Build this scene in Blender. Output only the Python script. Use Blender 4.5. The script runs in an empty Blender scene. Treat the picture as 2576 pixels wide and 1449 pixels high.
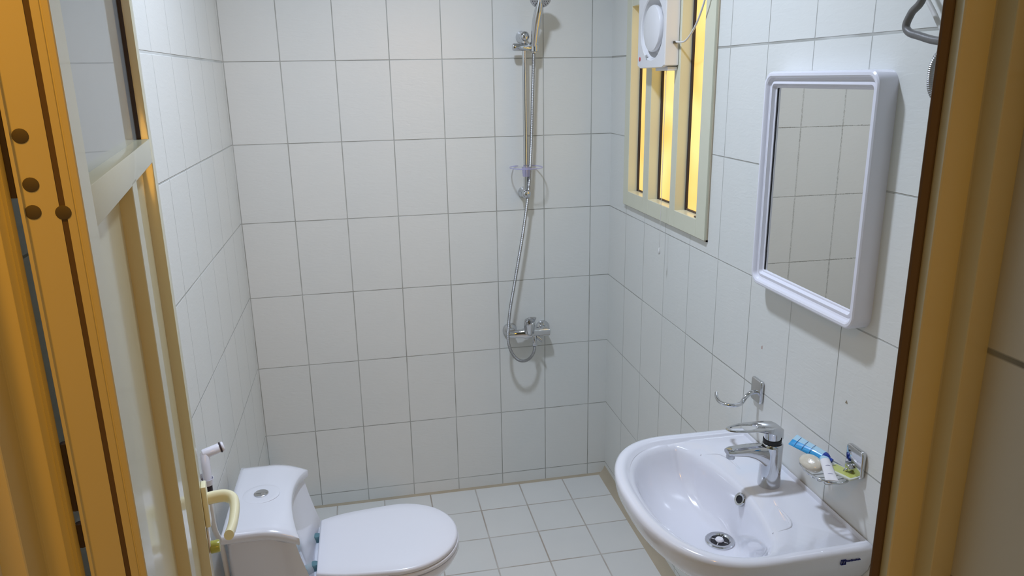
import bpy, bmesh, math, random
from mathutils import Vector, Matrix
random.seed(7)
C = bpy.context.scene.collection
PI = math.pi
def R(a): return math.radians(a)

# ------------------------------------------------------------------ camera
cam_d = bpy.data.cameras.new('camera'); cam = bpy.data.objects.new('camera', cam_d); C.objects.link(cam)
cam.location = (0.26739, -3.0137, 1.79201); cam.rotation_euler = (1.29712, 0.01681, -0.19835)
cam_d.sensor_width = 36; cam_d.lens = 1893.1 / 2576 * 36; cam_d.clip_start = 0.02
bpy.context.scene.camera = cam
# ------------------------------------------------------------------ world
w = bpy.data.worlds.new('world'); bpy.context.scene.world = w; w.use_nodes = True
w.node_tree.nodes['Background'].inputs[0].default_value = (0.92, 0.88, 0.60, 1)
w.node_tree.nodes['Background'].inputs[1].default_value = 0.055
# ------------------------------------------------------------------ lights
def area(name, loc, target, size, power, col, shape='DISK'):
    l = bpy.data.lights.new(name, 'AREA'); l.shape = shape; l.size = size; l.energy = power; l.color = col
    o = bpy.data.objects.new(name, l); C.objects.link(o); o.location = loc
    o.rotation_euler = (Vector(target) - Vector(loc)).to_track_quat('-Z', 'Y').to_euler()
    return o
area('ceiling_light', (0.45, -1.15, 2.80), (0.45, -1.15, 0), 0.15, 17.6, (0.81, 0.92, 1.12)).data.spread = R(148)
area('hall_light', (-0.15, -2.78, 2.50), (-0.68, -2.20, 1.95), 0.20, 9.0, (1.0, 0.44, 0.045))
area('passage_light', (1.00, -4.60, 2.10), (0.2, -2.3, 1.5), 0.60, 13.0, (1.0, 0.47, 0.05))
vs = bpy.context.scene.view_settings
vs.view_transform = 'Standard'; vs.look = 'None'; vs.exposure = 0.0; vs.gamma = 1.0
vs.use_curve_mapping = False

# ------------------------------------------------------------------ materials
def nmat(name):
    m = bpy.data.materials.new(name); m.use_nodes = True
    return m, m.node_tree.nodes, m.node_tree.links, m.node_tree.nodes['Principled BSDF']
def mat(name, col, rough=0.4, metal=0.0, coat=0.0, coat_rough=0.03, spec=0.5, bump=0.0, bscale=300, emis=None, es=0, trans=0, ior=1.45, alpha=1, mottle=0.0):
    m, N, L, b = nmat(name)
    b.inputs['Base Color'].default_value = (*col, 1); b.inputs['Roughness'].default_value = rough
    b.inputs['Metallic'].default_value = metal; b.inputs['Coat Weight'].default_value = coat
    b.inputs['Coat Roughness'].default_value = coat_rough; b.inputs['Specular IOR Level'].default_value = spec
    b.inputs['Transmission Weight'].default_value = trans; b.inputs['IOR'].default_value = ior
    b.inputs['Alpha'].default_value = alpha
    if emis: b.inputs['Emission Color'].default_value = (*emis, 1); b.inputs['Emission Strength'].default_value = es
    g = N.new('ShaderNodeNewGeometry')
    if mottle:
        n = N.new('ShaderNodeTexNoise'); n.inputs['Scale'].default_value = 9; L.new(g.outputs['Position'], n.inputs['Vector'])
        mx = N.new('ShaderNodeMix'); mx.data_type = 'RGBA'; L.new(n.outputs['Fac'], mx.inputs['Factor'])
        mx.inputs['A'].default_value = (*[c * (1 - mottle) for c in col], 1); mx.inputs['B'].default_value = (*[min(1, c * (1 + mottle)) for c in col], 1)
        L.new(mx.outputs['Result'], b.inputs['Base Color'])
    n2 = N.new('ShaderNodeTexNoise'); n2.inputs['Scale'].default_value = bscale; L.new(g.outputs['Position'], n2.inputs['Vector'])
    bp = N.new('ShaderNodeBump'); bp.inputs['Strength'].default_value = max(bump, 0.004); bp.inputs['Distance'].default_value = 0.001
    L.new(n2.outputs['Fac'], bp.inputs['Height']); L.new(bp.outputs['Normal'], b.inputs['Normal'])
    return m

def tile_mat(name, ax, u0, us, v0, vs_, gu, gv, base, base2, grout, rough=0.30, vax='Z', ulim=None, wide_v=None, emb=0.5, grout_v=None, vmin=None):
    """tiles on the plane of axis ax (u) and vax (v); lines at u0+k*us and v0+k*vs_"""
    m, N, L, b = nmat(name)
    g = N.new('ShaderNodeNewGeometry'); s = N.new('ShaderNodeSeparateXYZ'); L.new(g.outputs['Position'], s.inputs[0])
    def mth(op, a, c=None, clamp=False):
        n = N.new('ShaderNodeMath'); n.operation = op; n.use_clamp = clamp
        for i, v in enumerate((a, c)):
            if v is None: continue
            if isinstance(v, (int, float)): n.inputs[i].default_value = v
            else: L.new(v, n.inputs[i])
        return n.outputs[0]
    def line(axis, o, step, width):
        q = mth('DIVIDE', mth('SUBTRACT', s.outputs[axis], o), step)
        idx = mth('FLOOR', q); fr = mth('SUBTRACT', q, idx)
        d = mth('MULTIPLY', mth('MINIMUM', fr, mth('SUBTRACT', 1.0, fr)), step)
        # 1 on the line, 0 away
        return mth('SUBTRACT', 1.0, mth('DIVIDE', mth('SUBTRACT', d, width * 0.35), width * 0.4), True), idx
    mu, iu = line(ax, u0, us, gu); mv, iv = line(vax, v0, vs_, gv)
    if ulim is not None: mu = mth('MULTIPLY', mu, mth('LESS_THAN', s.outputs[ax], ulim))
    if vmin is not None: mv = mth('MULTIPLY', mv, mth('GREATER_THAN', s.outputs[vax], vmin))
    if wide_v is not None:
        for wv, ww in wide_v:
            d = mth('ABSOLUTE', mth('SUBTRACT', s.outputs[vax], wv))
            mv = mth('MAXIMUM', mv, mth('SUBTRACT', 1.0, mth('DIVIDE', mth('SUBTRACT', d, ww * 0.4), ww * 0.2), True))
    mask = mth('MAXIMUM', mu, mv)
    # per tile tint
    cmb = N.new('ShaderNodeCombineXYZ'); L.new(iu, cmb.inputs[0]); L.new(iv, cmb.inputs[1])
    wn = N.new('ShaderNodeTexWhiteNoise'); wn.noise_dimensions = '2D'; L.new(cmb.outputs[0], wn.inputs['Vector'])
    nz = N.new('ShaderNodeTexNoise'); nz.inputs['Scale'].default_value = 7; nz.inputs['Detail'].default_value = 3; L.new(g.outputs['Position'], nz.inputs['Vector'])
    f = mth('ADD', mth('MULTIPLY', wn.outputs['Value'], 0.35), mth('MULTIPLY', nz.outputs['Fac'], 0.65))
    mx = N.new('ShaderNodeMix'); mx.data_type = 'RGBA'; L.new(f, mx.inputs['Factor'])
    mx.inputs['A'].default_value = (*base, 1); mx.inputs['B'].default_value = (*base2, 1)
    mg = N.new('ShaderNodeMix'); mg.data_type = 'RGBA'
    L.new(mask, mg.inputs['Factor']); L.new(mx.outputs['Result'], mg.inputs['A'])
    # grout: soiled in places, paler in others
    gn = N.new('ShaderNodeTexNoise'); gn.inputs['Scale'].default_value = 5; L.new(g.outputs['Position'], gn.inputs['Vector'])
    gm = N.new('ShaderNodeMix'); gm.data_type = 'RGBA'
    gr = N.new('ShaderNodeMapRange'); gr.inputs['From Min'].default_value = 0.4; gr.inputs['From Max'].default_value = 0.62; L.new(gn.outputs['Fac'], gr.inputs['Value'])
    L.new(gr.outputs['Result'], gm.inputs['Factor'])
    gm.inputs['A'].default_value = (*grout, 1); gm.inputs['B'].default_value = (*[(x + y) / 2 for x, y in zip(grout, base)], 1)
    L.new(gm.outputs['Result'], mg.inputs['B']); L.new(mg.outputs['Result'], b.inputs['Base Color'])
    b.inputs['Specular IOR Level'].default_value = 0.4
    rr = N.new('ShaderNodeMapRange'); rr.inputs['To Min'].default_value = rough; rr.inputs['To Max'].default_value = 0.8
    L.new(mask, rr.inputs['Value']); L.new(rr.outputs['Result'], b.inputs['Roughness'])
    # embossed diagonal strokes
    mp = N.new('ShaderNodeMapping'); mp.inputs['Rotation'].default_value = (R(35), R(35), R(20)); mp.inputs['Scale'].default_value = (1.0, 1.0, 3.2)
    L.new(g.outputs['Position'], mp.inputs['Vector'])
    e = N.new('ShaderNodeTexNoise'); e.inputs['Scale'].default_value = 26; e.inputs['Detail'].default_value = 3; e.inputs['Distortion'].default_value = 0.9
    L.new(mp.outputs[0], e.inputs['Vector'])
    h = mth('SUBTRACT', mth('MULTIPLY', e.outputs['Fac'], emb), mth('MULTIPLY', mask, 1.2))
    bp = N.new('ShaderNodeBump'); bp.inputs['Strength'].default_value = 0.8; bp.inputs['Distance'].default_value = 0.0012
    L.new(h, bp.inputs['Height']); L.new(bp.outputs['Normal'], b.inputs['Normal'])
    return m

XL, XR, ZG, TH = -0.2033, 1.2838, 0.0614, 0.29995
T1, T2 = (0.71, 0.73, 0.71), (0.77, 0.77, 0.735)
M = dict(
 back=tile_mat('wall_tile_back', 'X', 0.0, 0.2, ZG, TH, 0.0028, 0.0028, T1, T2, (0.36, 0.36, 0.33)),
 right=tile_mat('wall_tile_right', 'Y', -1.0079, 0.2, ZG, TH, 0.0023, 0.0030, T1, T2, (0.40, 0.40, 0.37), ulim=-0.05, wide_v=[(ZG + 6 * TH, 0.006)]),
 left=tile_mat('wall_tile_left', 'Y', -0.4036, 0.2, ZG, TH, 0.0020, 0.0040, T1, T2, (0.47, 0.48, 0.46), ulim=-0.05, wide_v=[(ZG + 6 * TH, 0.007)]),
 floor=tile_mat('floor_tile', 'X', 0.6715, 0.2026, -0.1841, 0.2026, 0.0045, 0.0045, (0.65, 0.66, 0.645), (0.73, 0.73, 0.70), (0.40, 0.345, 0.29), vax='Y', emb=0.25, rough=0.3),
 hall=tile_mat('hall_tile', 'Y', -5.0, 9.0, 0.284, 0.30, 0.005, 0.006, (0.60, 0.60, 0.54), (0.64, 0.64, 0.58), (0.20, 0.20, 0.17), emb=0.2),
 plaster=mat('white_plaster', (0.80, 0.80, 0.78), 0.8, bump=0.2, bscale=80),
 grout=mat('stained_grout', (0.46, 0.40, 0.30), 0.8, bump=0.4, mottle=0.12),
 ceramic=mat('white_ceramic', (0.76, 0.78, 0.85), 0.16, coat=0.8, coat_rough=0.02),
 lid=mat('white_seat_plastic', (0.78, 0.79, 0.85), 0.28, coat=0.4, coat_rough=0.08),
 chrome=mat('chrome', (0.64, 0.65, 0.67), 0.07, metal=1),
 steel=mat('brushed_steel', (0.55, 0.56, 0.58), 0.28, metal=1),
 hose=mat('metal_hose', (0.36, 0.36, 0.36), 0.42, metal=0.85),
 dark=mat('dark_void', (0.015, 0.015, 0.018), 0.5),
 rubber=mat('black_rubber', (0.03, 0.022, 0.03), 0.55),
 cream=mat('cream_powder_coat', (0.64, 0.60, 0.40), 0.30, coat=0.7, coat_rough=0.09, mottle=0.03),
 wincream=mat('window_powder_coat', (0.68, 0.68, 0.54), 0.35, coat=0.3, coat_rough=0.15, mottle=0.03),
 handle=mat('cream_handle', (0.86, 0.82, 0.56), 0.3, coat=0.5),
 strip=mat('brown_weather_strip', (0.11, 0.075, 0.05), 0.7),
 screw=mat('dark_screw', (0.09, 0.075, 0.05), 0.6),
 frost=mat('frosted_door_glass', (0.42, 0.47, 0.49), 0.35, coat=1.0, coat_rough=0.04, trans=0.35),
 plastic=mat('white_plastic', (0.80, 0.80, 0.88), 0.22, coat=0.5, coat_rough=0.05),
 fan=mat('fan_plastic', (0.78, 0.78, 0.80), 0.3, coat=0.3, coat_rough=0.1),
 mirror=mat('mirror_glass', (0.80, 0.81, 0.79), 0.0, metal=1),
 violet=mat('clear_violet_plastic', (0.66, 0.64, 0.92), 0.08, trans=0.6, ior=1.15, alpha=0.75),
 film=mat('clear_tray_film', (0.85, 0.84, 0.98), 0.08, alpha=0.05),
 red=mat('red_lamp', (0.6, 0.08, 0.09), 0.3),
 grey=mat('grey_icon', (0.5, 0.5, 0.5), 0.5),
 cable=mat('white_cable', (0.72, 0.71, 0.69), 0.45),
 greyhose=mat('grey_rubber_hose', (0.17, 0.165, 0.16), 0.4, bump=0.5, bscale=120, mottle=0.2),
 teal=mat('teal_hinge_cap', (0.10, 0.22, 0.26), 0.35),
 blue=mat('blue_tube', (0.02, 0.33, 0.72), 0.25, coat=0.5), palebl=mat('pale_blue_tube', (0.42, 0.66, 0.82), 0.25, coat=0.5),
 navy=mat('navy_cap', (0.012, 0.045, 0.32), 0.3), ink=mat('blue_ink', (0.03, 0.04, 0.22), 0.5),
 soap=mat('wrapped_soap', (0.66, 0.62, 0.52), 0.22, coat=0.8, coat_rough=0.05, bump=0.6, bscale=110, mottle=0.15),
 wtube=mat('white_tube', (0.80, 0.80, 0.84), 0.28, coat=0.4),
 lime=mat('lime_sachet', (0.55, 0.60, 0.16), 0.3, coat=0.4), cleargreen=mat('clear_sachet_edge', (0.68, 0.72, 0.62), 0.3, coat=0.4),
 key=mat('yellow_green_plastic', (0.50, 0.50, 0.10), 0.2, trans=0.3),
 stain=mat('brown_stain', (0.30, 0.25, 0.18), 0.9), stainred=mat('faded_red_mark', (0.52, 0.36, 0.32), 0.9),
)
def amber():
    m, N, L, b = nmat('amber_frosted_glass')
    g = N.new('ShaderNodeNewGeometry'); n = N.new('ShaderNodeTexNoise'); n.inputs['Scale'].default_value = 4.5; n.inputs['Detail'].default_value = 1.5
    L.new(g.outputs['Position'], n.inputs['Vector'])
    n2 = N.new('ShaderNodeTexNoise'); n2.inputs['Scale'].default_value = 160; L.new(g.outputs['Position'], n2.inputs['Vector'])
    r = N.new('ShaderNodeValToRGB'); r.color_ramp.elements[0].position = 0.36; r.color_ramp.elements[0].color = (0.86, 0.52, 0.12, 1)
    r.color_ramp.elements[1].position = 0.60; r.color_ramp.elements[1].color = (1.0, 0.72, 0.26, 1)
    L.new(n.outputs['Fac'], r.inputs['Fac']); L.new(r.outputs['Color'], b.inputs['Emission Color'])
    b.inputs['Emission Strength'].default_value = 1.12
    b.inputs['Base Color'].default_value = (0.30, 0.20, 0.06, 1); b.inputs['Roughness'].default_value = 0.35
    bp = N.new('ShaderNodeBump'); bp.inputs['Strength'].default_value = 0.3; bp.inputs['Distance'].default_value = 0.001
    L.new(n2.outputs['Fac'], bp.inputs['Height']); L.new(bp.outputs['Normal'], b.inputs['Normal'])
    return m
M['amber'] = amber()

# ------------------------------------------------------------------ mesh helpers
def obj(name, bm, m, parent=None, smooth=35, label=None):
    me = bpy.data.meshes.new(name)
    bmesh.ops.remove_doubles(bm, verts=bm.verts, dist=1e-6)
    bmesh.ops.recalc_face_normals(bm, faces=bm.faces)
    bm.to_mesh(me); bm.free()
    o = bpy.data.objects.new(name, me); C.objects.link(o)
    for x in (m if isinstance(m, (list, tuple)) else [m]): me.materials.append(x)
    if smooth:
        for p in me.polygons: p.use_smooth = True
        me.set_sharp_from_angle(angle=R(smooth))
    if parent is not None:
        o.parent = parent
        o.matrix_parent_inverse = Matrix.Translation(parent.location).inverted()
    if label: o['label'] = label
    return o
def thing(name, label, cat, loc, group=None, kind=None):
    o = bpy.data.objects.new(name, None); C.objects.link(o); o.location = loc; o.empty_display_size = 0.05
    if label: o['label'] = label
    if cat: o['category'] = cat
    if group: o['group'] = group
    if kind: o['kind'] = kind
    return o
def tag(o, label, cat):
    o['label'] = label; o['category'] = cat; return o
def struct(name, bm, m, smooth=0):
    o = obj(name, bm, m, None, smooth); o['kind'] = 'structure'; return o
def box(bm, x0, x1, y0, y1, z0, z1, bev=0.0, seg=2, mi=0, T=None):
    vs_ = [bm.verts.new((x, y, z)) for x in (x0, x1) for y in (y0, y1) for z in (z0, z1)]
    fs = [bm.faces.new([vs_[i] for i in q]) for q in ((0, 1, 3, 2), (4, 6, 7, 5), (0, 4, 5, 1), (2, 3, 7, 6), (0, 2, 6, 4), (1, 5, 7, 3))]
    for f in fs: f.material_index = mi
    if bev:
        es = list({e for f in fs for e in f.edges})
        r = bmesh.ops.bevel(bm, geom=es, offset=bev, segments=seg, affect='EDGES', profile=0.5)
        vs_ = list({v for v in r['verts']} | {v for v in vs_ if v.is_valid})
    if T is not None: bmesh.ops.transform(bm, matrix=T, verts=[v for v in vs_ if v.is_valid])
    return vs_
def loft(bm, loops, closed=True, cap0=True, cap1=True, mi=0, ring=False):
    vv = [[bm.verts.new(p) for p in l] for l in loops]; n = len(loops[0]); m = len(vv)
    for i in range(m if ring else m - 1):
        a, b = vv[i], vv[(i + 1) % m]
        for j in range(n if closed else n - 1):
            k = (j + 1) % n
            f = bm.faces.new([a[j], a[k], b[k], b[j]]); f.material_index = mi
    if not ring and closed:
        if cap0: bm.faces.new(vv[0]).material_index = mi
        if cap1: bm.faces.new(vv[-1]).material_index = mi
    return vv
def frame_of(d):
    d = Vector(d).normalized(); a = Vector((0, 0, 1)) if abs(d.z) < 0.9 else Vector((1, 0, 0))
    x = a.cross(d).normalized(); y = d.cross(x).normalized(); return x, y, d
def lathe(bm, prof, o, d, seg=32, mi=0, sx=1, sy=1):
    """prof = [(r, h)...] turned about the axis d through o"""
    x, y, d = frame_of(d); o = Vector(o); loops = []
    for r, h in prof:
        r = max(r, 1e-5)
        loops.append([o + d * h + x * (r * sx * math.cos(2 * PI * k / seg)) + y * (r * sy * math.sin(2 * PI * k / seg)) for k in range(seg)])
    loft(bm, loops, mi=mi)
def cyl(bm, a, b, r, seg=24, bev=0.0, r2=None, mi=0):
    a, b = Vector(a), Vector(b); L_ = (b - a).length; r2 = r if r2 is None else r2
    if bev: pr = [(r - bev, 0), (r - bev * .3, bev * .3), (r, bev), (r2, L_ - bev), (r2 - bev * .3, L_ - bev * .3), (r2 - bev, L_)]
    else: pr = [(r, 0), (r2, L_)]
    lathe(bm, pr, a, b - a, seg, mi)
def catmull(pts, n=8, closed=False):
    P = [Vector(p) for p in pts]; out = []; m = len(P)
    for i in range(m if closed else m - 1):
        if closed: p0, p1, p2, p3 = P[i - 1], P[i], P[(i + 1) % m], P[(i + 2) % m]
        else: p0, p1, p2, p3 = P[max(i - 1, 0)], P[i], P[i + 1], P[min(i + 2, m - 1)]
        for k in range(n):
            t = k / n; t2 = t * t; t3 = t2 * t
            out.append(0.5 * ((2 * p1) + (p2 - p0) * t + (2 * p0 - 5 * p1 + 4 * p2 - p3) * t2 + (3 * p1 - p0 - 3 * p2 + p3) * t3))
    if not closed: out.append(P[-1])
    return out
def resample(path, step):
    out = [path[0]]; acc = 0
    for a, b in zip(path, path[1:]):
        L_ = (b - a).length
        if L_ < 1e-9: continue
        while acc + L_ >= step:
            t = (step - acc) / L_; a = a + (b - a) * t; out.append(a.copy()); L_ = (b - a).length; acc = 0
        acc += L_
    return out
def tube(bm, path, r, seg=12, closed=False, sx=1.0, sy=1.0, mi=0, up=None):
    P = [Vector(p) for p in path]; n = len(P); loops = []
    t0 = (P[1] - P[0]).normalized(); x, y, _ = frame_of(t0)
    if up is not None:
        x = (Vector(up) - t0 * Vector(up).dot(t0)).normalized(); y = t0.cross(x)
    pt = t0
    for i in range(n):
        if closed: t = (P[(i + 1) % n] - P[i - 1]).normalized()
        else: t = (P[min(i + 1, n - 1)] - P[max(i - 1, 0)]).normalized()
        q = pt.rotation_difference(t); x = q @ x; y = q @ y; pt = t
        rr = r(i / (n - 1)) if callable(r) else r
        if isinstance(r, list): rr = r[i]
        loops.append([P[i] + x * (rr * sx * math.cos(2 * PI * k / seg)) + y * (rr * sy * math.sin(2 * PI * k / seg)) for k in range(seg)])
    loft(bm, loops, ring=closed, mi=mi)
def ribbed(bm, pts, r, pitch=0.004, seg=10, depth=0.16):
    p = resample(catmull(pts, 16), pitch / 2)
    rad = [r if i % 2 == 0 else r * (1 - depth) for i in range(len(p))]
    tube(bm, p, rad, seg)
def prism(bm, pts, z0, z1, bev=0.0, seg=2, T=None, mi=0):
    """outline pts (x,y) extruded from z0 to z1, top and bottom rims rounded"""
    c = Vector((sum(p[0] for p in pts) / len(pts), sum(p[1] for p in pts) / len(pts), 0))
    def ins(d, z):
        n = len(pts); o = []
        for i in range(n):
            a, b, e = Vector(pts[i - 1]), Vector(pts[i]), Vector(pts[(i + 1) % n])
            t = (e - a); nr = Vector((t.y, -t.x)).normalized() if t.length > 1e-9 else Vector((0, 0))
            o.append(Vector((b.x - nr.x * d, b.y - nr.y * d, z)))
        return o
    ar = sum(pts[i - 1][0] * pts[i][1] - pts[i][0] * pts[i - 1][1] for i in range(len(pts)))
    s = 1 if ar > 0 else -1
    L_ = []
    if bev:
        for k in range(seg + 1):
            a = PI / 2 * k / seg; L_.append(ins(s * bev * (1 - math.sin(a)), z0 + bev * (1 - math.cos(a))))
        for k in range(seg + 1):
            a = PI / 2 * k / seg; L_.append(ins(s * bev * (1 - math.cos(a)), z1 - bev * (1 - math.sin(a))))
    else: L_ = [ins(0, z0), ins(0, z1)]
    if T is not None: L_ = [[T @ p for p in l] for l in L_]
    loft(bm, L_, mi=mi)
def rrect(x0, x1, y0, y1, r, n=6):
    o = []
    for cx, cy, a in ((x1 - r, y1 - r, 0), (x0 + r, y1 - r, 90), (x0 + r, y0 + r, 180), (x1 - r, y0 + r, 270)):
        for k in range(n + 1):
            t = R(a + 90 * k / n); o.append((cx + r * math.cos(t), cy + r * math.sin(t)))
    return o
def basis(o, x, y, z):
    m = Matrix((( x[0], y[0], z[0], o[0]), (x[1], y[1], z[1], o[1]), (x[2], y[2], z[2], o[2]), (0, 0, 0, 1))); return m
def NB(): return bmesh.new()

# ================================================================== SETTING
WT = 2.92                      # ceiling height
b = NB(); box(b, XL - .12, XR + .12, 0, .14, -.1, WT + .1); struct('wall_back', b, M['back'])
b = NB(); box(b, XL - .12, XL, -2.30, 0, -.1, WT + .1); struct('wall_left', b, M['left'])
# right wall with the window opening cut out of it
WY0, WY1, WZ0, WZ1 = -0.905, -0.225, 1.328, 2.10
b = NB()
for q in ((-2.30, WY0, -.1, WT + .1), (WY1, 0, -.1, WT + .1), (WY0, WY1, -.1, WZ0), (WY0, WY1, WZ1, WT + .1)):
    box(b, XR, XR + .12, q[0], q[1], q[2], q[3])
struct('wall_right', b, M['right'])
b = NB(); box(b, -1.2, 1.6, -4.6, .14, -.10, 0); struct('floor', b, M['floor'])
b = NB(); box(b, XL - .12, XR + .12, -2.30, .14, WT, WT + .1); struct('ceiling', b, M['plaster'])
# front wall: beside and above the doorway, and the passage side wall outside
b = NB(); box(b, 0.950, 1.42, -2.85, -2.30, -.1, WT + .1); struct('wall_front', b, M['hall'])
b = NB(); box(b, -1.0, -0.075, -2.40, -2.315, -.1, WT + .1); box(b, -0.075, 0.95, -2.40, -2.315, 2.14, WT + .1)
struct('wall_hall', b, M['plaster'])

# stained mortar fillets where the walls meet the floor
b = NB(); loft(b, [[(x, 0, 0), (x, -.007, 0), (x, -.0045, .003), (x, -.002, .006), (x, 0, .009)] for x in (XL, XR)])
struct('trim_1', b, M['grout'], 35)
b = NB(); loft(b, [[(XR, y, 0), (XR - .030, y, 0), (XR - .020, y, .008), (XR - .008, y, .022), (XR, y, .040)] for y in (0, -2.3)])
struct('trim_2', b, M['grout'], 35)

# ---- right door jamb (stepped aluminium profile) and left door jamb
def jamb(name, prof, strips):
    t = thing(name, None, None, (prof[0][0], prof[0][1], 0), kind='structure')
    b = NB(); loft(b, [[(x, y, z) for x, y in prof] for z in (0, 2.12)]); obj('jamb_profile', b, M['cream'], t, 25)
    for s in strips:
        b = NB(); loft(b, [[(x, y, z) for x, y in s] for z in (0, 2.12)]); obj('weather_strip', b, M['strip'], t, 25)
    return t
jamb('trim_3', [(.958, -2.3310), (.9215, -2.3310), (.9205, -2.3300), (.9205, -2.305), (.9195, -2.3032), (.9175, -2.3027), (.8855, -2.3035), (.8838, -2.3020), (.8838, -2.2895), (.8850, -2.2885), (.8850, -2.270), (.958, -2.270)],
     [[(.8836, -2.2895), (.8800, -2.2905), (.8735, -2.2880), (.8720, -2.2860), (.8735, -2.2835), (.8850, -2.2820)]])
jamb('trim_4', [(-.12, -2.3500), (-.0555, -2.3500), (-.0545, -2.3490), (-.0545, -2.316), (-.0535, -2.3140), (-.0510, -2.3130), (-.0365, -2.3135), (-.0345, -2.3170), (-.0325, -2.3135), (-.0310, -2.3110), (-.0295, -2.3142), (-.0280, -2.3110), (-.0265, -2.3138), (-.0250, -2.3105), (-.0250, -2.3085), (-.12, -2.3085)], [])

# ---- window on the right wall
wt = thing('window_1', None, None, (XR, -.565, 1.30), kind='structure')
OPS = [(-.410, -.252), (-.658, -.462), (-.867, -.701)]
b = NB(); f0, f1 = XR - .012, XR + .045
yb = [-.930, -.867, -.701, -.658, -.462, -.410, -.252, -.200]
for i in (0, 2, 4, 6): box(b, f0, f1, yb[i], yb[i + 1], 1.302, 2.115, .0012, 1)
for i in (1, 3, 5):
    box(b, f0, f1, yb[i], yb[i + 1], 1.302, 1.358, .0012, 1)
    box(b, f0, f1, yb[i], yb[i + 1], 2.030 if i == 5 else 2.085, 2.115, .0012, 1)
obj('window_frame', b, M['wincream'], wt, 25)
b = NB()
for q in ((-.934, -.928, 1.298, 2.118), (-.202, -.196, 1.298, 2.118), (-.934, -.196, 1.298, 1.304)): box(b, XR - .004, XR + .0001, *q)
obj('sealant', b, M['grout'], wt, 0, label='thin stained sealant line around the frame')
for y0, y1 in OPS:
    top = 2.03 if y1 > -.3 else 2.085
    b = NB(); x0, x1 = XR + .024, XR + .034
    for q in ((y1 - .009, y1, 1.358, top), (y0, y0 + .004, 1.358, top), (y0, y1, top - .006, top)): box(b, x0, x1, *q)
    obj('gasket', b, M['rubber'], wt, 0)
    b = NB(); box(b, XR + .026, XR + .034, y0, y1, 1.358, 1.364); obj('sill_gasket', b, M['strip'], wt, 0)
    b = NB(); box(b, XR + .031, XR + .037, y0, y1, 1.358, top); obj('window_pane', b, M['amber'], wt, 0, label='amber frosted pane lit from outside')
b = NB(); box(b, XR - .004, XR + .012, -.853, -.835, 1.3585, 1.3625, .001, 1); obj('latch_tab', b, M['strip'], wt)

# ---- door, opened inward along the left wall
H = Vector((.032, -2.3135, 0)); U = Vector((-.158, .9874, 0)).normalized(); Nn = Vector((-U.y, U.x, 0))
DT = basis(H, U, Nn, (0, 0, 1))       # local x = along the door, y = into its thickness (away from the room), z up
dt = thing('door_1', None, None, H, kind='structure')
TK = .0485
def dbox(name, m, boxes, bev=.0012, label=None, parent=None):
    b = NB()
    for q in boxes: box(b, *q, bev, 2, T=DT)
    return obj(name, b, m, parent or dt, 25, label)
b = NB()
prof = [(0, 0.001), (.001, 0), (.050, 0), (.050, .019), (.046, .030), (.050, .032), (.050, TK), (.004, TK), (0, TK - .001), (.0, .0470), (-.003, .0465), (-.003, .0440), (0, .0435), (0, .0185), (.004, .0182), (.004, .0142), (0, .0138), (0, .0075), (.001, .007), (.001, .006), (0, .0055)]
loft(b, [[DT @ Vector((x, y, z)) for x, y in prof] for z in (.008, 2.09)]); hs = obj('hinge_stile', b, M['cream'], dt, 25)
dbox('groove_strip', M['strip'], [(.0006, .0042, .0140, .0184, .008, 2.09)], 0, 'dark seal in the groove of the hinge edge')
dbox('lock_stile', M['cream'], [(.668, .715, 0, TK, .008, 2.09)])
dbox('mid_rail', M['cream'], [(.050, .668, 0, TK, 1.664, 1.703)])
dbox('top_rail', M['cream'], [(.050, .668, 0, TK, 2.04, 2.09)])
dbox('bottom_rail', M['cream'], [(.050, .668, 0, TK, .008, .12)])
dbox('glass_panel', M['frost'], [(.045, .672, .018, .023, 1.698, 2.045)], 0, 'frosted grey glass pane')
dbox('glass_gasket', M['rubber'], [(.6655, .668, .012, .018, 1.703, 2.04)], 0)
b = NB()
prof = [(.046, .018), (.351, .018), (.351, .001), (.352, 0), (.402, 0), (.403, .001), (.403, .018), (.670, .018), (.670, .022), (.046, .022)]
loft(b, [[DT @ Vector((x, y, z)) for x, y in prof] for z in (.115, 1.668)]); obj('ribbed_panel', b, M['cream'], dt, 25)
for t_, z_ in ((.0372, 1.752), (.0362, 1.712), (.0383, 1.689), (.0162, 1.687)):
    b = NB(); o_ = DT @ Vector((.0005, t_, z_)); lathe(b, [(.0064, 0), (.0060, .0010), (.0040, .0016), (.0010, .0018)], o_, -U, 20); obj('screw', b, M['screw'], dt, 30)
b = NB()
for z0, z1 in ((1.700, 1.83), (1.36, 1.385), (1.40, 1.47)):
    cyl(b, (-.0225, -2.3055, z0), (-.0225, -2.3055, z1), .0042, 12)
obj('hinge', b, M['rubber'], dt, 30, 'dark hinge knuckles in the gap')
# handle
b = NB(); box(b, .676, .706, -.010, 0, .962, 1.050, .003, 2, T=DT); hp = obj('handle_plate', b, M['handle'], dt, 30)
b = NB()
hpth = [(.692, -.006, 1.016), (.692, -.028, 1.017), (.690, -.042, 1.016), (.682, -.053, 1.013), (.668, -.057, 1.009), (.645, -.056, 1.002), (.615, -.051, .994), (.592, -.044, .989)]
tube(b, [DT @ p for p in catmull(hpth, 6)], .0105, 16, sx=1.25, sy=.85, up=(0, 0, 1))
obj('lever', b, M['handle'], hp, 40)
b = NB(); box(b, .678, .700, -.004, 0, .905, .955, .002, 2, T=DT); obj('stile_reflection', b, M['plastic'], dt, 30, 'white piece painted as the bright reflection on the lock stile')  # added white piece: bright reflection on the stile face, put in as colour
b = NB(); cyl(b, DT @ Vector((.688, -.002, .912)), DT @ Vector((.688, -.020, .912)), .0125, 18, .002); obj('lock_cylinder', b, M['key'], dt, 40, 'translucent yellow-green lock knob')

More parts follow.
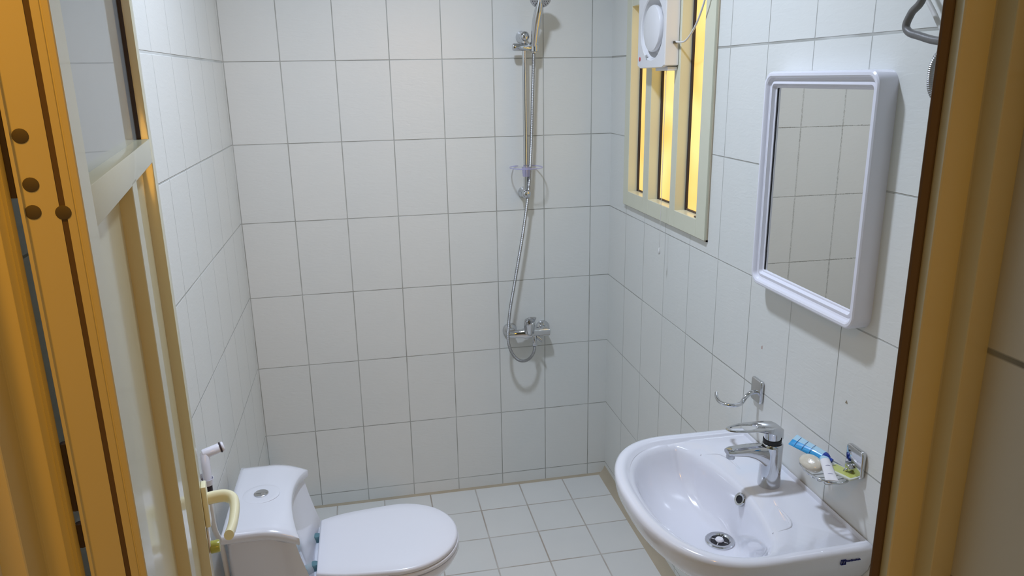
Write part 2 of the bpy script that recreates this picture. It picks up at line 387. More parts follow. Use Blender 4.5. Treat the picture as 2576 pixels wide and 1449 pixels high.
# ================================================================== THINGS
# ---------------- mirror
mt = thing('wall_mirror', 'rectangular mirror in a wide white moulded plastic frame with rounded corners', 'mirror', (XR, -1.475, 1.26))
MY0, MY1, MZ0, MZ1 = -1.701, -1.277, 1.268, 1.794
b = NB(); prof = [(0, .0), (0, .036), (.0012, .0405), (.0040, .0430), (.0085, .0432), (.0120, .0405), (.0145, .0345), (.0175, .0325), (.0210, .0345), (.0240, .0345), (.0260, .0300), (.0275, .0262), (.0295, .0265), (.0310, .0258), (.0320, .0245), (.0320, .0200)]
loops = []
for d, x in prof:
    rr = max(.030 - d * .84, .003)
    loops.append([(XR - x, y, z) for y, z in rrect(MY0 + d, MY1 - d, MZ0 + d * 1.2, MZ1 - d * 1.2, rr, 8)])
loft(b, loops, cap0=False, cap1=False); obj('mirror_frame', b, M['plastic'], mt, 30)
b = NB(); box(b, XR - .0235, XR - .001, MY0 + .03, MY1 - .03, MZ0 + .03, MZ1 - .03)
for v in b.verts: v.co.x += (v.co.y - (MY0 + MY1) / 2) * .006      # hangs a touch askew
obj('mirror_glass', b, M['mirror'], mt, 0, 'mirror glass')
b = NB(); box(b, XR - .0240, XR - .0234, MY1 - .0342, MY1 - .0320, MZ0 + .032, MZ1 - .032); obj('glass_edge', b, M['dark'], mt, 0, 'dark line along the glass edge')

# ---------------- sink
sk = thing('wash_basin', 'white ceramic wall-hung wash basin with a D-shaped bowl', 'wash basin', (XR, -1.50, .60))
YC = -1.502
def outline(ins=0.0, n=40, xback=XR - .0015, front=.835, hw=.298):
    """back edge on the wall, straight sides, curved front; returned from the far back corner round the front to the near back corner"""
    hw_ = hw - ins; fr = front + ins; xs = 1.06          # sides start curving here
    pts = []
    for k in range(7): pts.append((xback - ins * .15 - (xback - xs) * k / 7, YC + hw_ * (1 - .012 * (1 - k / 7))))
    for k in range(n + 1):
        t = PI / 2 - PI * k / n
        e = .78
        cx = math.copysign(abs(math.cos(t)) ** e, math.cos(t)); sy = math.copysign(abs(math.sin(t)) ** .86, math.sin(t))
        pts.append((xs - (xs - fr) * cx, YC + hw_ * sy))
    for k in range(6, -1, -1): pts.append((xback - ins * .15 - (xback - xs) * k / 7, YC - hw_ * (1 - .012 * (1 - k / 7))))
    m = 20
    for k in range(1, m): pts.append((xback - ins * .15, YC - hw_ * .988 + 2 * hw_ * .988 * k / m))
    return pts
NO = len(outline())
def bowl_outline(ins=0.0):
    """same count of points: follows the front rim and closes with a bulging line in front of the tap deck"""
    o = outline(.038 + ins); n = len(o); res = []
    bx = 1.142 - ins
    def backx(y): return bx - .55 * abs(y - YC) ** 1.75 * 1.0 - (.0)
    # front arc part: clip where x > backx
    front = [p for p in o[7:7 + 41] if p[0] < backx(p[1]) - .006]
    ya, yb_ = front[0][1], front[-1][1]
    nb = n - 48 + 14 + 1
    # resample front to 48-ish and back to the rest keeping the index alignment with the outer outline
    def rs(pl, m):
        L_ = [0]
        for a, c in zip(pl, pl[1:]): L_.append(L_[-1] + math.dist(a, c))
        out = []
        for k in range(m):
            t = L_[-1] * k / (m - 1); i = max(j for j in range(len(L_)) if L_[j] <= t + 1e-9); i = min(i, len(pl) - 2)
            f = (t - L_[i]) / max(L_[i + 1] - L_[i], 1e-9); out.append((pl[i][0] + (pl[i + 1][0] - pl[i][0]) * f, pl[i][1] + (pl[i + 1][1] - pl[i][1]) * f))
        return out
    fr = rs(front, 47)
    back = []
    for k in range(41):
        y = yb_ + (ya - yb_) * k / 40; x = backx(y)
        # round the two corners where back line meets the rim
        e = min(1.0, min(k, 40 - k) / 3.0); x = x - (1 - e) * (x - front[-1 if k < 20 else 0][0]) * .8
        back.append((x, y))
    bk = rs(back, n - 47 + 8)[1:-1]
    ring = fr + bk
    # rotate so that index 0 is the point nearest to direction of the far back corner, then resample to n
    ring = rs(ring + [ring[0]], n + 1)[:-1]
    sh = 4
    return ring[-sh:] + ring[:-sh]
def L3(pts, z): return [(x, y, z(x, y) if callable(z) else z) for x, y in pts]
def scale2(pts, s, c): return [(c[0] + (x - c[0]) * s, c[1] + (y - c[1]) * s) for x, y in pts]
def body(pts, sx, sy): return [(XR - .0015 + (x - XR + .0015) * sx, YC + (y - YC) * sy) for x, y in pts]
ou = outline
DR = (1.077, -1.512)
B0, B1 = bowl_outline(0), bowl_outline(.008)
def deckz(x, y): return .803
b = NB()
loops = [L3(body(ou(.0), .42, .42), .615), L3(body(ou(.0), .55, .55), .630), L3(body(ou(.0), .74, .74), .670), L3(body(ou(.0), .88, .88), .712), L3(body(ou(.0), .965, .965), .752), L3(ou(.004), .775), L3(ou(.001), .792), L3(ou(0), .804), L3(ou(.002), .811), L3(ou(.007), .8155), L3(ou(.016), .817), L3(ou(.024), .8155), L3(ou(.030), .811), L3(ou(.0345), .8055),
         L3(B0, lambda x, y: .8045 if x > 1.05 else .8035), L3(B1, lambda x, y: .799), L3(bowl_outline(.014), .790)]
BB = bowl_outline(.016)
for s, z in ((.965, .772), (.90, .748), (.81, .725), (.70, .706), (.56, .691), (.40, .680), (.24, .6735), (.10, .6712), (0, .6705)):
    lp = []
    for x, y in BB:
        dx, dy = x - DR[0], y - DR[1]; rr = math.hypot(dx, dy); q = (.0375 + (rr - .0375) * s) / rr; lp.append((DR[0] + dx * q, DR[1] + dy * q, z))
    loops.append(lp)
loops.append([(DR[0] + (x - DR[0]) * .5, DR[1] + (y - DR[1]) * .5, .670) for x, y, z in loops[-1]])
loft(b, loops); obj('basin', b, M['ceramic'], sk, 60)
b = NB(); lathe(b, [(.0360, -.002), (.0360, .0035), (.0335, .0055), (.0265, .0050), (.0235, .0020), (.0230, -.004)], (DR[0], DR[1], .671), (0, 0, 1), 40); dr = obj('drain', b, M['chrome'], sk, 40, 'round chrome drain fitting')
b = NB(); lathe(b, [(.0225, 0), (.0225, .001)], (DR[0], DR[1], .6715), (0, 0, 1), 30); obj('drain_opening', b, M['dark'], dr, 0)
b = NB(); lathe(b, [(.009, 0), (.0105, .004), (.0085, .0075), (.003, .009)], (DR[0] - .001, DR[1], .672), (0, 0, 1), 24)
for k in range(4): a = PI / 4 + k * PI / 2; cyl(b, (DR[0], DR[1], .6735), (DR[0] + .021 * math.cos(a), DR[1] + .021 * math.sin(a), .6725), .0009, 8)
obj('drain_cross', b, M['wtube'], dr, 40, 'white plastic cross in the drain')
ovd = Vector((-.86, -.22, .46)).normalized(); ovp = Vector((1.1215, -1.517, .785))
b = NB(); lathe(b, [(.0165, -.004), (.0165, .0025), (.0145, .0040), (.0100, .0035), (.0095, -.003)], ovp, ovd, 32); ov = obj('overflow_ring', b, M['chrome'], sk, 40)
b = NB(); lathe(b, [(.0098, .0010), (.0098, .0016)], ovp, ovd, 24); obj('overflow_hole', b, M['dark'], ov, 0)
# raised soap ledges on both sides of the tap deck
for sgn in (1, -1):
    b = NB(); pa = catmull([(1.108, YC + sgn * .185, .8035), (1.150, YC + sgn * .178, .8045), (1.165, YC + sgn * .165, .8045), (1.172, YC + sgn * .140, .8045), (1.174, YC + sgn * .095, .804), (1.172, YC + sgn * .085, .8025)], 6)
    tube(b, pa, lambda t: .0042 * math.sin(PI * min(max(t, .06), .94)), 10); obj('soap_ledge', b, M['ceramic'], sk, 60)
# printed maker mark on the near side
b = NB(); lx, lz, ly = 1.205, .790, YC - .298 * .9935
def mark(x0, x1, z0, z1): box(b, lx + x0, lx + x1, ly - .0012, ly + .004, lz + z0, lz + z1)
for q in ((0, .0005, -.006, .006), (.0112, .0117, -.006, .006), (0, .0117, -.006, -.0055), (0, .0117, .0055, .006), (.0018, .0102, .0026, .0044), (.0050, .0069, -.0048, .0044)): mark(*q)
x_ = .0135
for i, h_ in enumerate((.0035, .0035, .003, .005, .003, .003, .0035, .003, .0032)):
    mark(x_, x_ + .0005, 0, h_ * .8); mark(x_ + .0020, x_ + .0025, 0, h_ * .7)
    if i % 2: mark(x_, x_ + .0025, 0, .0004)
    else: mark(x_, x_ + .0025, h_ * .7, h_ * .8)
    x_ += .0037
obj('maker_mark', b, M['ink'], sk, 0, 'small dark blue T mark and lettering')

# ---------------- tap on the basin
FX, FY, FZ = 1.207, -1.497, .803
ft = thing('basin_tap', 'chrome single-lever mixer tap standing on the wash basin', 'tap', (FX, FY, FZ))
b = NB()
sec = []
for z, rx, ry, ox in ((0, .0265, .0265, 0), (.004, .0275, .0275, 0), (.05, .0262, .0262, .0005), (.09, .0258, .0255, .001), (.108, .0260, .0252, .0015), (.114, .0255, .0248, .0015), (.116, .0235, .0230, .0015)):
    sec.append([(FX + ox + rx * math.cos(2 * PI * k / 32), FY + ry * math.sin(2 * PI * k / 32), FZ + z) for k in range(32)])
loft(b, sec)
sp = []                                       # spout towards the bowl, flat rounded section
for t in range(13):
    s = t / 12; x = FX - .006 - .112 * s; zc = FZ + .094 + .012 * math.sin(PI * .5 * s) * .9; hh = .021 * (1 - s) + .0085 * s; hw = .021 * (1 - s) + .0155 * s
    if s < .6: zc -= .018 * (1 - s / .6) ** 2; hh += .016 * (1 - s / .6) ** 2
    if t == 12: hh *= .7; hw *= .8; x -= .001
    sp.append([(x, FY + hw * math.copysign(abs(math.cos(a)) ** .7, math.cos(a)), zc + hh * math.copysign(abs(math.sin(a)) ** .8, math.sin(a))) for a in [2 * PI * k / 24 for k in range(24)]])
loft(b, sp); obj('tap_body', b, M['chrome'], ft, 45)
b = NB(); cyl(b, (FX - .108, FY, FZ + .101), (FX - .108, FY, FZ + .087), .0105, 20, .001); obj('aerator', b, M['steel'], ft, 40)
b = NB(); lathe(b, [(.0215, 0), (.0222, .004), (.0222, .010)], (FX, FY, FZ + .1165), (0, 0, 1), 28); obj('tap_collar', b, M['dark'], ft, 40, 'black ring under the lever')
# lever: flat capsule with a long open loop in front, on a short neck
b = NB()
lathe(b, [(.0195, .126), (.0200, .130), (.0200, .150)], (FX, FY, FZ), (0, 0, 1), 32)
def ztop(x):
    u = (FX + .028 - x) / .153
    return FZ + .164 + .003 * u - .014 * max(0, 1 - u / .18) ** 2
def thk(x):
    u = (FX + .028 - x) / .153
    return .0055 + .024 * max(0, 1 - u / .42) ** .8
lo, li = [], []
for k in range(64):
    a = 2 * PI * k / 64
    lo.append((FX - .0485 + .0765 * math.copysign(abs(math.cos(a)) ** .85, math.cos(a)), FY + (.0270 - .003 * (1 - math.cos(a)) / 2) * math.sin(a)))
    li.append((FX - .078 + .037 * math.cos(a), FY + .0160 * math.sin(a)))
def ring_(pts, cx, k_, dz, under=False): return [(cx + (x - cx) * k_, FY + (y - FY) * k_, ztop(x) - (thk(x) if under else 0) + dz) for x, y in pts]
loft(b, [ring_(lo, FX - .0485, .97, .0012, True), ring_(lo, FX - .0485, 1, .003, True), ring_(lo, FX - .0485, 1, -.003), ring_(lo, FX - .0485, .985, -.0008), ring_(lo, FX - .0485, .95, 0), ring_(li, FX - .078, 1.04, 0), ring_(li, FX - .078, 1.0, -.001), ring_(li, FX - .078, 1.0, .001, True)], ring=True)
obj('tap_lever', b, M['chrome'], ft, 40)

# ---------------- paper / towel hook
hk = thing('towel_hook', 'chrome wall hook with an open curved arm above the basin', 'hook', (XR, -1.289, .955))
b = NB(); T = basis((XR - .0005, -1.289, .963), (0, -1, 0), (0, 0, 1), (-1, 0, 0)); prism(b, rrect(-.027, .027, -.033, .033, .009), 0, .010, .004, 3, T); obj('mounting_plate', b, M['chrome'], hk, 40)
b = NB()
pa = catmull([(XR - .006, -1.288, .958), (XR - .022, -1.287, .956), (XR - .036, -1.287, .946), (XR - .047, -1.293, .938), (XR - .060, -1.304, .935), (XR - .080, -1.308, .934), (XR - .098, -1.300, .934), (XR - .108, -1.282, .935), (XR - .109, -1.262, .940), (XR - .104, -1.248, .948)], 6)
tube(b, pa, lambda t: .0078 - .0018 * t, 12, sx=.8, sy=.8, up=(0, 1, 0)); obj('curved_arm', b, M['chrome'], hk, 50)

# ---------------- soap dish with its wire tray
sd = thing('soap_dish', 'chrome wire soap dish on the wall holding toiletries', 'soap dish', (XR, -1.71, .935))
b = NB(); T = basis((XR - .0005, -1.712, .974), (0, -1, 0), (0, 0, 1), (-1, 0, 0)); prism(b, rrect(-.029, .029, -.033, .033, .010), 0, .011, .004, 3, T); obj('mounting_plate', b, M['chrome'], sd, 40)
RC = (1.2355, -1.667); RA, RB = .0435, .064
def rp(a, k=1.0, z=.936): return (RC[0] + RA * k * math.cos(a), RC[1] + RB * k * math.sin(a), z)
b = NB(); tube(b, [rp(2 * PI * k / 64) for k in range(64)], .0026, 10, True); obj('wire_rim', b, M['chrome'], sd, 60)
for yy in (-.045, -.030, -.015, 0, .015, .030, .045):
    xa = RA * math.sqrt(1 - (yy / RB) ** 2)
    b = NB(); pa = catmull([(RC[0] - xa, RC[1] + yy, .936), (RC[0] - xa * .9, RC[1] + yy, .928), (RC[0] - xa * .6, RC[1] + yy, .925), (RC[0], RC[1] + yy, .924), (RC[0] + xa * .6, RC[1] + yy, .925), (RC[0] + xa * .9, RC[1] + yy, .928), (RC[0] + xa, RC[1] + yy, .936)], 4)
    tube(b, pa, .0013, 8); obj('tray_wire', b, M['chrome'], sd, 60)
b = NB(); tube(b, catmull([(XR - .008, -1.708, .958), (XR - .018, -1.704, .952), (XR - .022, -1.700, .943), (1.262, -1.708, .936), (1.258, -1.716, .936)], 5), .0036, 10); cyl(b, (XR - .008, -1.708, .958), (XR - .020, -1.706, .956), .008, 16, .002); obj('bracket_arm', b, M['chrome'], sd, 50)

def flat_tube(name, a, c, w0, w1, h0, h1, nrm, mats, split, parent=None, seg=16):
    """squeezed tube: crimped flat end at a, round shoulder at c"""
    a, c = Vector(a), Vector(c); d = (c - a).normalized(); s = d.cross(Vector(nrm)).normalized(); n = s.cross(d).normalized(); L_ = (c - a).length
    b = NB(); rows = []
    for i in range(13):
        t = i / 12; ww = w0 + (w1 - w0) * t; hh = h0 + (h1 - h0) * min(1, t * 1.4) ** .7
        rows.append([a + d * (L_ * t) + s * (ww * math.cos(2 * PI * k / seg)) + n * (hh * math.sin(2 * PI * k / seg)) for k in range(seg)])
    vv = loft(b, rows)
    b.faces.ensure_lookup_table()
    for f in b.faces:
        cc = f.calc_center_median() - a
        f.material_index = split(cc.dot(d) / L_, cc.dot(s), cc.dot(n))
    return obj(name, b, mats, parent, 60), d, s, n
tt = thing('toothpaste_tube', 'small blue and pale blue tube with a navy cap on the soap dish', 'toothpaste', (1.235, -1.63, .95))
a0, c0 = (1.211, -1.575, .966), (1.243, -1.650, .957)
o, d_, s_, n_ = flat_tube('tube_body', a0, c0, .0165, .0135, .0012, .0075, (-.45, -.25, .85), [M['blue'], M['palebl']], lambda t, s, n: 1 if (s < .001) else 0, tt)
b = NB(); cc = Vector(c0); loft(b, [[cc + d_ * h + s_ * (r * math.cos(2 * PI * k / 20)) + n_ * (r * .78 * math.sin(2 * PI * k / 20)) for k in range(20)] for r, h in ((.0122, 0), (.0118, .006), (.0085, .012), (.006, .014), (.0052, .022), (.0035, .0225))]); obj('cap', b, M['navy'], tt, 40, label='navy blue cap')
b = NB()
for t in (.18, .42, .66):
    p = Vector(a0) + d_ * (.0815 * t); hh = .0012 + .0083 * min(1, t * 1.4) ** .7
    tube(b, [p + s_ * (.0155 - .003 * t) * math.cos(q) + n_ * hh * math.sin(q) for q in [R(5 + 170 * k / 16) for k in range(17)]], .0004, 6)
obj('printed_lines', b, M['ink'], tt, 60)
b = NB(); oc = Vector((1.2165, -1.645, .9410)); a1 = Vector((.30, -.93, -.06)).normalized(); a3 = Vector((-.55, -.10, .83)).normalized(); a2 = a3.cross(a1).normalized(); a3 = a1.cross(a2)
rows = []
for i in range(1, 16):
    ph = PI * i / 16; rows.append([oc + a1 * (.029 * math.sin(ph) * math.cos(q)) + a2 * (.020 * math.sin(ph) * math.sin(q)) + a3 * (.0125 * math.copysign(abs(math.cos(ph)) ** .7, math.cos(ph))) for q in [2 * PI * k / 28 for k in range(28)]])
loft(b, rows); tag(obj('soap_bar', b, M['soap'], None, 60), 'oval beige soap bar in clear wrap at the far end of the soap dish', 'soap')
wt2 = thing('lotion_tube', 'small white tube lying across the middle of the soap dish', 'tube', (1.22, -1.69, .94))
o, d_, s_, n_ = flat_tube('tube_body', (1.213, -1.729, .9445), (1.238, -1.664, .954), .0135, .0110, .0012, .0085, (0, 0, 1), [M['wtube']], lambda t, s, n: 0, wt2)
b = NB(); cc = Vector((1.238, -1.664, .954)); loft(b, [[cc + d_ * h + s_ * (r * math.cos(2 * PI * k / 20)) + n_ * (r * .8 * math.sin(2 * PI * k / 20)) for k in range(20)] for r, h in ((.0108, 0), (.0112, .002), (.0105, .010), (.0085, .012), (.001, .0125))]); obj('cap', b, M['palebl'], wt2, 40, label='pale cap')
b = NB()
for t in (.25, .62):
    p = Vector((1.213, -1.729, .9445)) + d_ * (.0705 * t); hh = .0014 + .0075 * min(1, t * 1.4) ** .7
    tube(b, [p + s_ * .009 * math.cos(q) + n_ * hh * math.sin(q) for q in [R(30 + 100 * k / 12) for k in range(13)]], .0004, 6)
obj('printed_lines', b, M['ink'], wt2, 60)
b = NB(); T = basis((1.2585, -1.697, .9425), (.30, -.95, .02), (.95, .30, -.10), (.05, .0, 1.0))
prism(b, rrect(-.038, .038, -.0215, .0215, .002, 2), -.002, .0028, .0015, 2, T)
b.faces.ensure_lookup_table(); Ti = T.inverted()
for f in b.faces:
    q = Ti @ f.calc_center_median(); f.material_index = 0
prism(b, rrect(-.028, .034, -.016, .017, .002, 2), .0020, .0031, .0004, 1, T, 1)
tag(obj('shampoo_sachet', b, [M['cleargreen'], M['lime']], None, 40), 'lime green sachet at the near end of the soap dish', 'sachet')

# ---------------- exhaust fan in the window
fn = thing('exhaust_fan', 'white square window exhaust fan with a round grille recess', 'fan', (XR, -.565, 1.81))
FY0, FY1, FZ0, FZ1, FX0, FX1 = -.688, -.450, 1.812, 2.065, XR - .060, XR - .014
fc = (-.572, 1.935); b = NB(); nseg = 48
sq = []
for k in range(nseg):
    a = 2 * PI * k / nseg; c_, s_ = math.cos(a), math.sin(a); m_ = max(abs(c_), abs(s_))
    hy = (FY1 - FY0) / 2; hz = (FZ1 - FZ0) / 2; q = 1 / max(abs(c_) / hy, abs(s_) / hz)
    sq.append((q * c_, q * s_))
cy0, cz0 = (FY0 + FY1) / 2, (FZ0 + FZ1) / 2
def sqr(x, k=1.0): return [(x, cy0 + u_ * k, cz0 + v_ * k) for u_, v_ in sq]
def crc(x, r): return [(x, fc[0] + r * math.cos(2 * PI * k / nseg), fc[1] + r * math.sin(2 * PI * k / nseg)) for k in range(nseg)]
loft(b, [sqr(FX1), sqr(FX0 + .003), sqr(FX0, .985), crc(FX0, .100), crc(FX0 + .003, .096), crc(FX0 + .018, .090), crc(FX0 + .030, .080)]); obj('fan_housing', b, M['fan'], fn, 30)
b = NB(); lathe(b, [(.072, .018), (.073, .026), (.070, .031), (.058, .034), (.03, .036), (.001, .0365)], (FX0 + .030, fc[0], fc[1]), (-1, 0, 0), 48); obj('grille_disc', b, M['fan'], fn, 40)
b = NB(); lathe(b, [(.0072, 0), (.0072, .0015), (.004, .0028), (.001, .003)], (FX0 + .0005, FY1 - .022, FZ0 + .030), (-1, 0, 0), 20); obj('indicator_lamp', b, M['red'], fn, 40, 'round red indicator')
b = NB()
for k in range(3):
    a = 2 * PI * k / 3 + .4; lathe(b, [(.0045, 0), (.0045, .0006)], (FX0 - .0001, FY0 + .155 + .006 * math.cos(a), FZ0 + .036 + .006 * math.sin(a)), (-1, 0, 0), 12)
obj('fan_symbol', b, M['grey'], fn, 0, 'small grey blade symbol')
b = NB(); box(b, XR - .046, XR - .013, FY0 + .006, FY1 - .13, FZ0 - .010, FZ0 + .002, .002); obj('rear_tray', b, M['fan'], fn, 30)
b = NB(); tube(b, catmull([(XR - .040, FY0 + .030, FZ0 - .008), (XR - .041, FY0 + .0295, 1.5), (XR - .042, FY0 + .029, 1.225)], 8), .0009, 6); pc = obj('pull_cord', b, M['cable'], fn, 60)
b = NB(); lathe(b, [(.0015, 0), (.0035, .002), (.0042, .010), (.0026, .021), (.001, .023)], (XR - .042, FY0 + .029, 1.222 - .021), (0, 0, 1), 14); obj('cord_pull', b, M['cable'], pc, 50)
b = NB(); box(b, XR - .034, XR - .020, FY0 - .010, FY0 + .001, 1.884, 1.891, .001); cc_ = obj('cable_clip', b, M['screw'], fn, 30)
b = NB(); tube(b, catmull([(XR - .027, FY0 - .001, 1.8895), (XR - .027, FY0 - .035, 1.886), (XR - .028, FY0 - .080, 1.888), (XR - .030, FY0 - .130, 1.910), (XR - .030, FY0 - .175, 1.950), (XR - .030, FY0 - .215, 2.010), (XR - .026, FY0 - .235, 2.10), (XR - .012, FY0 - .25, 2.25)], 8), .0030, 10); obj('power_cable', b, M['cable'], fn, 60)

# ---------------- water hose and cable near the top right
b = NB(); tube(b, catmull([(XR - .01, -1.70, 2.15), (1.235, -1.76, 2.02), (1.234, -1.800, 1.920), (1.234, -1.776, 1.888), (1.234, -1.766, 1.868), (1.234, -1.776, 1.856), (1.234, -1.80, 1.849), (1.234, -1.86, 1.837), (1.235, -1.95, 1.84), (XR - .008, -2.04, 1.88)], 10), .0068, 14)
tag(obj('water_hose', b, M['greyhose'], None, 60), 'thick dark grey hose bent sharply beside the right jamb', 'hose')
b = NB(); tube(b, catmull([(XR - .006, -1.68, 2.06), (1.262, -1.735, 1.965), (1.262, -1.790, 1.895), (1.262, -1.845, 1.842), (XR - .006, -1.95, 1.80)], 10), .0042, 12)
tag(obj('electric_cable', b, M['cable'], None, 60), 'thin off-white cable running behind the grey hose', 'cable')
b = NB(); ribbed(b, [(XR - .006, -1.93, 1.88), (1.25, -1.885, 1.850), (1.236, -1.850, 1.815), (1.234, -1.842, 1.785), (1.236, -1.850, 1.75), (1.25, -1.885, 1.72), (XR - .006, -1.94, 1.70)], .0055, .0035)
tag(obj('braided_hose', b, M['hose'], None, 0), 'braided metal hose loop half hidden behind the right jamb', 'hose')

# ---------------- shower rail
RX, RY = .909, -.050
sr = thing('shower_rail', 'vertical chrome shower rail on the back wall', 'shower rail', (RX, 0, 1.33))
b = NB(); cyl(b, (RX + .004, RY, 1.335), (RX + .004, RY, 1.945), .0092, 20); obj('rail_bar', b, M['chrome'], sr, 40)
for z_, nm in ((1.336, 'end_bracket'), (1.940, 'end_bracket')):
    b = NB(); lathe(b, [(.0225, 0), (.0235, .004), (.0225, .010), (.0165, .022), (.0150, .034), (.0185, .042), (.0185, .060), (.0160, .066), (.008, .071), (.001, .072)], (RX + .004, -.0005, z_), (0, -1, 0), 28); obj(nm, b, M['chrome'], sr, 50)
b = NB(); lathe(b, [(.010, 0), (.0135, .002), (.0145, .006), (.0145, .070), (.0125, .073), (.0125, .076), (.0145, .078), (.0145, .096), (.013, .098)], (RX - .044, RY - .008, 1.901), (1, 0, 0), 24); obj('slider', b, M['chrome'], sr, 40)
b = NB(); loft(b, [[(RX + .041 + r * math.cos(2 * PI * k / 20), RY - .010 + r * math.sin(2 * PI * k / 20), 1.901 + z) for k in range(20)] for r, z in ((.0120, -.018), (.0165, -.016), (.0175, .015), (.0135, .019))]); obj('holder_cup', b, M['chrome'], sr, 40)
TC = (RX + .004, RY - .010, 1.441)
st = thing('soap_tray', 'round clear violet plastic soap tray clipped to the shower rail', 'soap tray', TC)
b = NB(); tube(b, [(TC[0] + .0655 * math.cos(2 * PI * k / 64), TC[1] + .0655 * math.sin(2 * PI * k / 64), TC[2] + .002) for k in range(64)], .0023, 8, True); obj('tray_rim', b, M['violet'], st, 60)
b = NB(); lathe(b, [(.0160, .000), (.040, -.0015), (.0650, .0010), (.0650, .0022), (.040, -.0003), (.0160, .0012)], TC, (0, 0, 1), 48); obj('tray_dish', b, M['film'], st, 60)
b = NB(); lathe(b, [(.0120, -.034), (.0145, -.034), (.0175, .004), (.0155, .004)], TC, (0, 0, 1), 32); obj('rail_clip', b, M['violet'], st, 50)
# hand shower
hs_ = thing('hand_shower', 'chrome hand shower with a round grey spray face resting in the rail holder', 'hand shower', (.950, -.065, 1.90))
b = NB(); pa = catmull([(.948, -.062, 1.878), (.9485, -.065, 1.905), (.950, -.080, 1.955), (.953, -.096, 2.000), (.957, -.108, 2.032), (.960, -.114, 2.060), (.962, -.115, 2.085)], 6)
n_ = len(pa); rad = []
for i in range(n_):
    t = i / (n_ - 1); rad.append(.0085 + .0065 * math.sin(PI * min(1, t * 1.15)) ** 1.2 + (.004 * t))
tube(b, pa, rad, 20); obj('shower_handle', b, M['chrome'], hs_, 50)
hd = Vector((-.10, -.80, -.60)).normalized(); ho = Vector((.962, -.118, 2.072))
b = NB(); lathe(b, [(.012, -.028), (.025, -.022), (.036, -.012), (.0400, -.002), (.0405, .004), (.0385, .007)], ho, hd, 40); obj('shower_head', b, M['chrome'], hs_, 40)
b = NB(); lathe(b, [(.0380, .0062), (.037, .0085), (.020, .0100), (.001, .0105)], ho, hd, 40)
x_, y_, d_ = frame_of(hd)
for ring, cnt in ((.008, 6), (.0155, 12), (.023, 16), (.0305, 22)):
    for k in range(cnt):
        a = 2 * PI * k / cnt; p = ho + hd * .0095 + x_ * ring * math.cos(a) + y_ * ring * math.sin(a); cyl(b, p, p + hd * .0022, .0013, 6, mi=1)
obj('spray_face', b, [M['steel'], M['rubber']], hs_, 40, 'grey spray face with dark nozzles')
# shower hose
b = NB(); ribbed(b, [(.948, -.061, 1.880), (.946, -.058, 1.82), (.942, -.055, 1.70), (.938, -.055, 1.58), (.932, -.056, 1.475), (.924, -.058, 1.37), (.911, -.060, 1.27), (.893, -.062, 1.16), (.874, -.064, 1.06), (.855, -.066, .96), (.837, -.070, .87), (.826, -.074, .79), (.822, -.080, .74), (.826, -.084, .70), (.842, -.086, .660), (.868, -.086, .634), (.898, -.084, .630), (.922, -.080, .645), (.936, -.074, .670), (.938, -.070, .694)], .0068, .0040)
tag(obj('shower_hose', b, M['hose'], None, 0), 'ribbed metal shower hose hanging in a loop from rail to wall mixer', 'hose')
# wall mixer
MX, MZ = .917, .745
mx_ = thing('shower_mixer', 'chrome wall mixer tap below the shower rail', 'tap', (MX, 0, MZ))
for sx_ in (-1, 1):
    xx = MX + sx_ * .072
    b = NB(); lathe(b, [(.031, 0), (.0315, .003), (.028, .012), (.020, .020), (.0165, .024), (.0165, .032)], (xx, -.0005, MZ), (0, -1, 0), 32); obj('escutcheon', b, M['chrome'], mx_, 40)
    b = NB(); lathe(b, [(.0195, 0), (.0205, .002), (.0205, .026), (.0190, .028)], (xx, -.030, MZ), (0, -1, 0), 6); obj('union_nut', b, M['chrome'], mx_, 20)
b = NB(); T = basis((MX, -.052, MZ - .004), (1, 0, 0), (0, 0, 1), (0, -1, 0))
sec = []
for x, rz, ry in ((-.088, .010, .011), (-.086, .0145, .014), (-.070, .0165, .0150), (-.030, .0175, .0165), (-.018, .022, .021), (.018, .022, .021), (.030, .0185, .0175), (.072, .0180, .0165), (.090, .0165, .015), (.093, .010, .010)):
    sec.append([(MX + x, -.052 + ry * math.copysign(abs(math.cos(a)) ** .75, math.cos(a)), MZ - .004 + rz * math.copysign(abs(math.sin(a)) ** .75, math.sin(a))) for a in [2 * PI * k / 24 for k in range(24)]])
loft(b, sec); obj('mixer_body', b, M['chrome'], mx_, 45)
b = NB(); lathe(b, [(.0215, 0), (.0235, .004), (.0228, .028), (.0235, .034), (.0240, .052), (.0225, .060), (.015, .065), (.001, .067)], (MX, -.058, MZ + .002), (0, -.35, .937), 30); obj('cartridge_dome', b, M['chrome'], mx_, 45)
b = NB(); sec = []
for t in range(9):
    s = t / 8; y = -.078 - .048 * s; z = MZ + .058 + .030 * s; hw = .0225 - .0045 * s; hh = .0075 - .003 * s
    if t == 8: hw *= .8; hh *= .6
    sec.append([(MX + hw * math.copysign(abs(math.cos(a)) ** .6, math.cos(a)), y, z + hh * math.copysign(abs(math.sin(a)) ** .8, math.sin(a))) for a in [2 * PI * k / 20 for k in range(20)]])
loft(b, sec); obj('mixer_lever', b, M['chrome'], mx_, 45)
b = NB(); cyl(b, (MX + .020, -.066, MZ - .014), (MX + .022, -.070, MZ - .046), .0105, 18, .0015); lathe(b, [(.0115, 0), (.0115, .010), (.010, .012)], (MX + .022, -.070, MZ - .056), (0, 0, 1), 6); obj('hose_outlet', b, M['chrome'], mx_, 35)
b = NB(); sec = [[(MX + .032 + .016 * s_, -.064 - .010 * s_ + .009 * math.cos(a), MZ - .020 - .012 * s_ + .009 * math.sin(a)) for a in [2 * PI * k / 16 for k in range(16)]] for s_ in (0, .5, 1, 1.2)]
loft(b, sec); obj('diverter_knob', b, M['chrome'], mx_, 40)

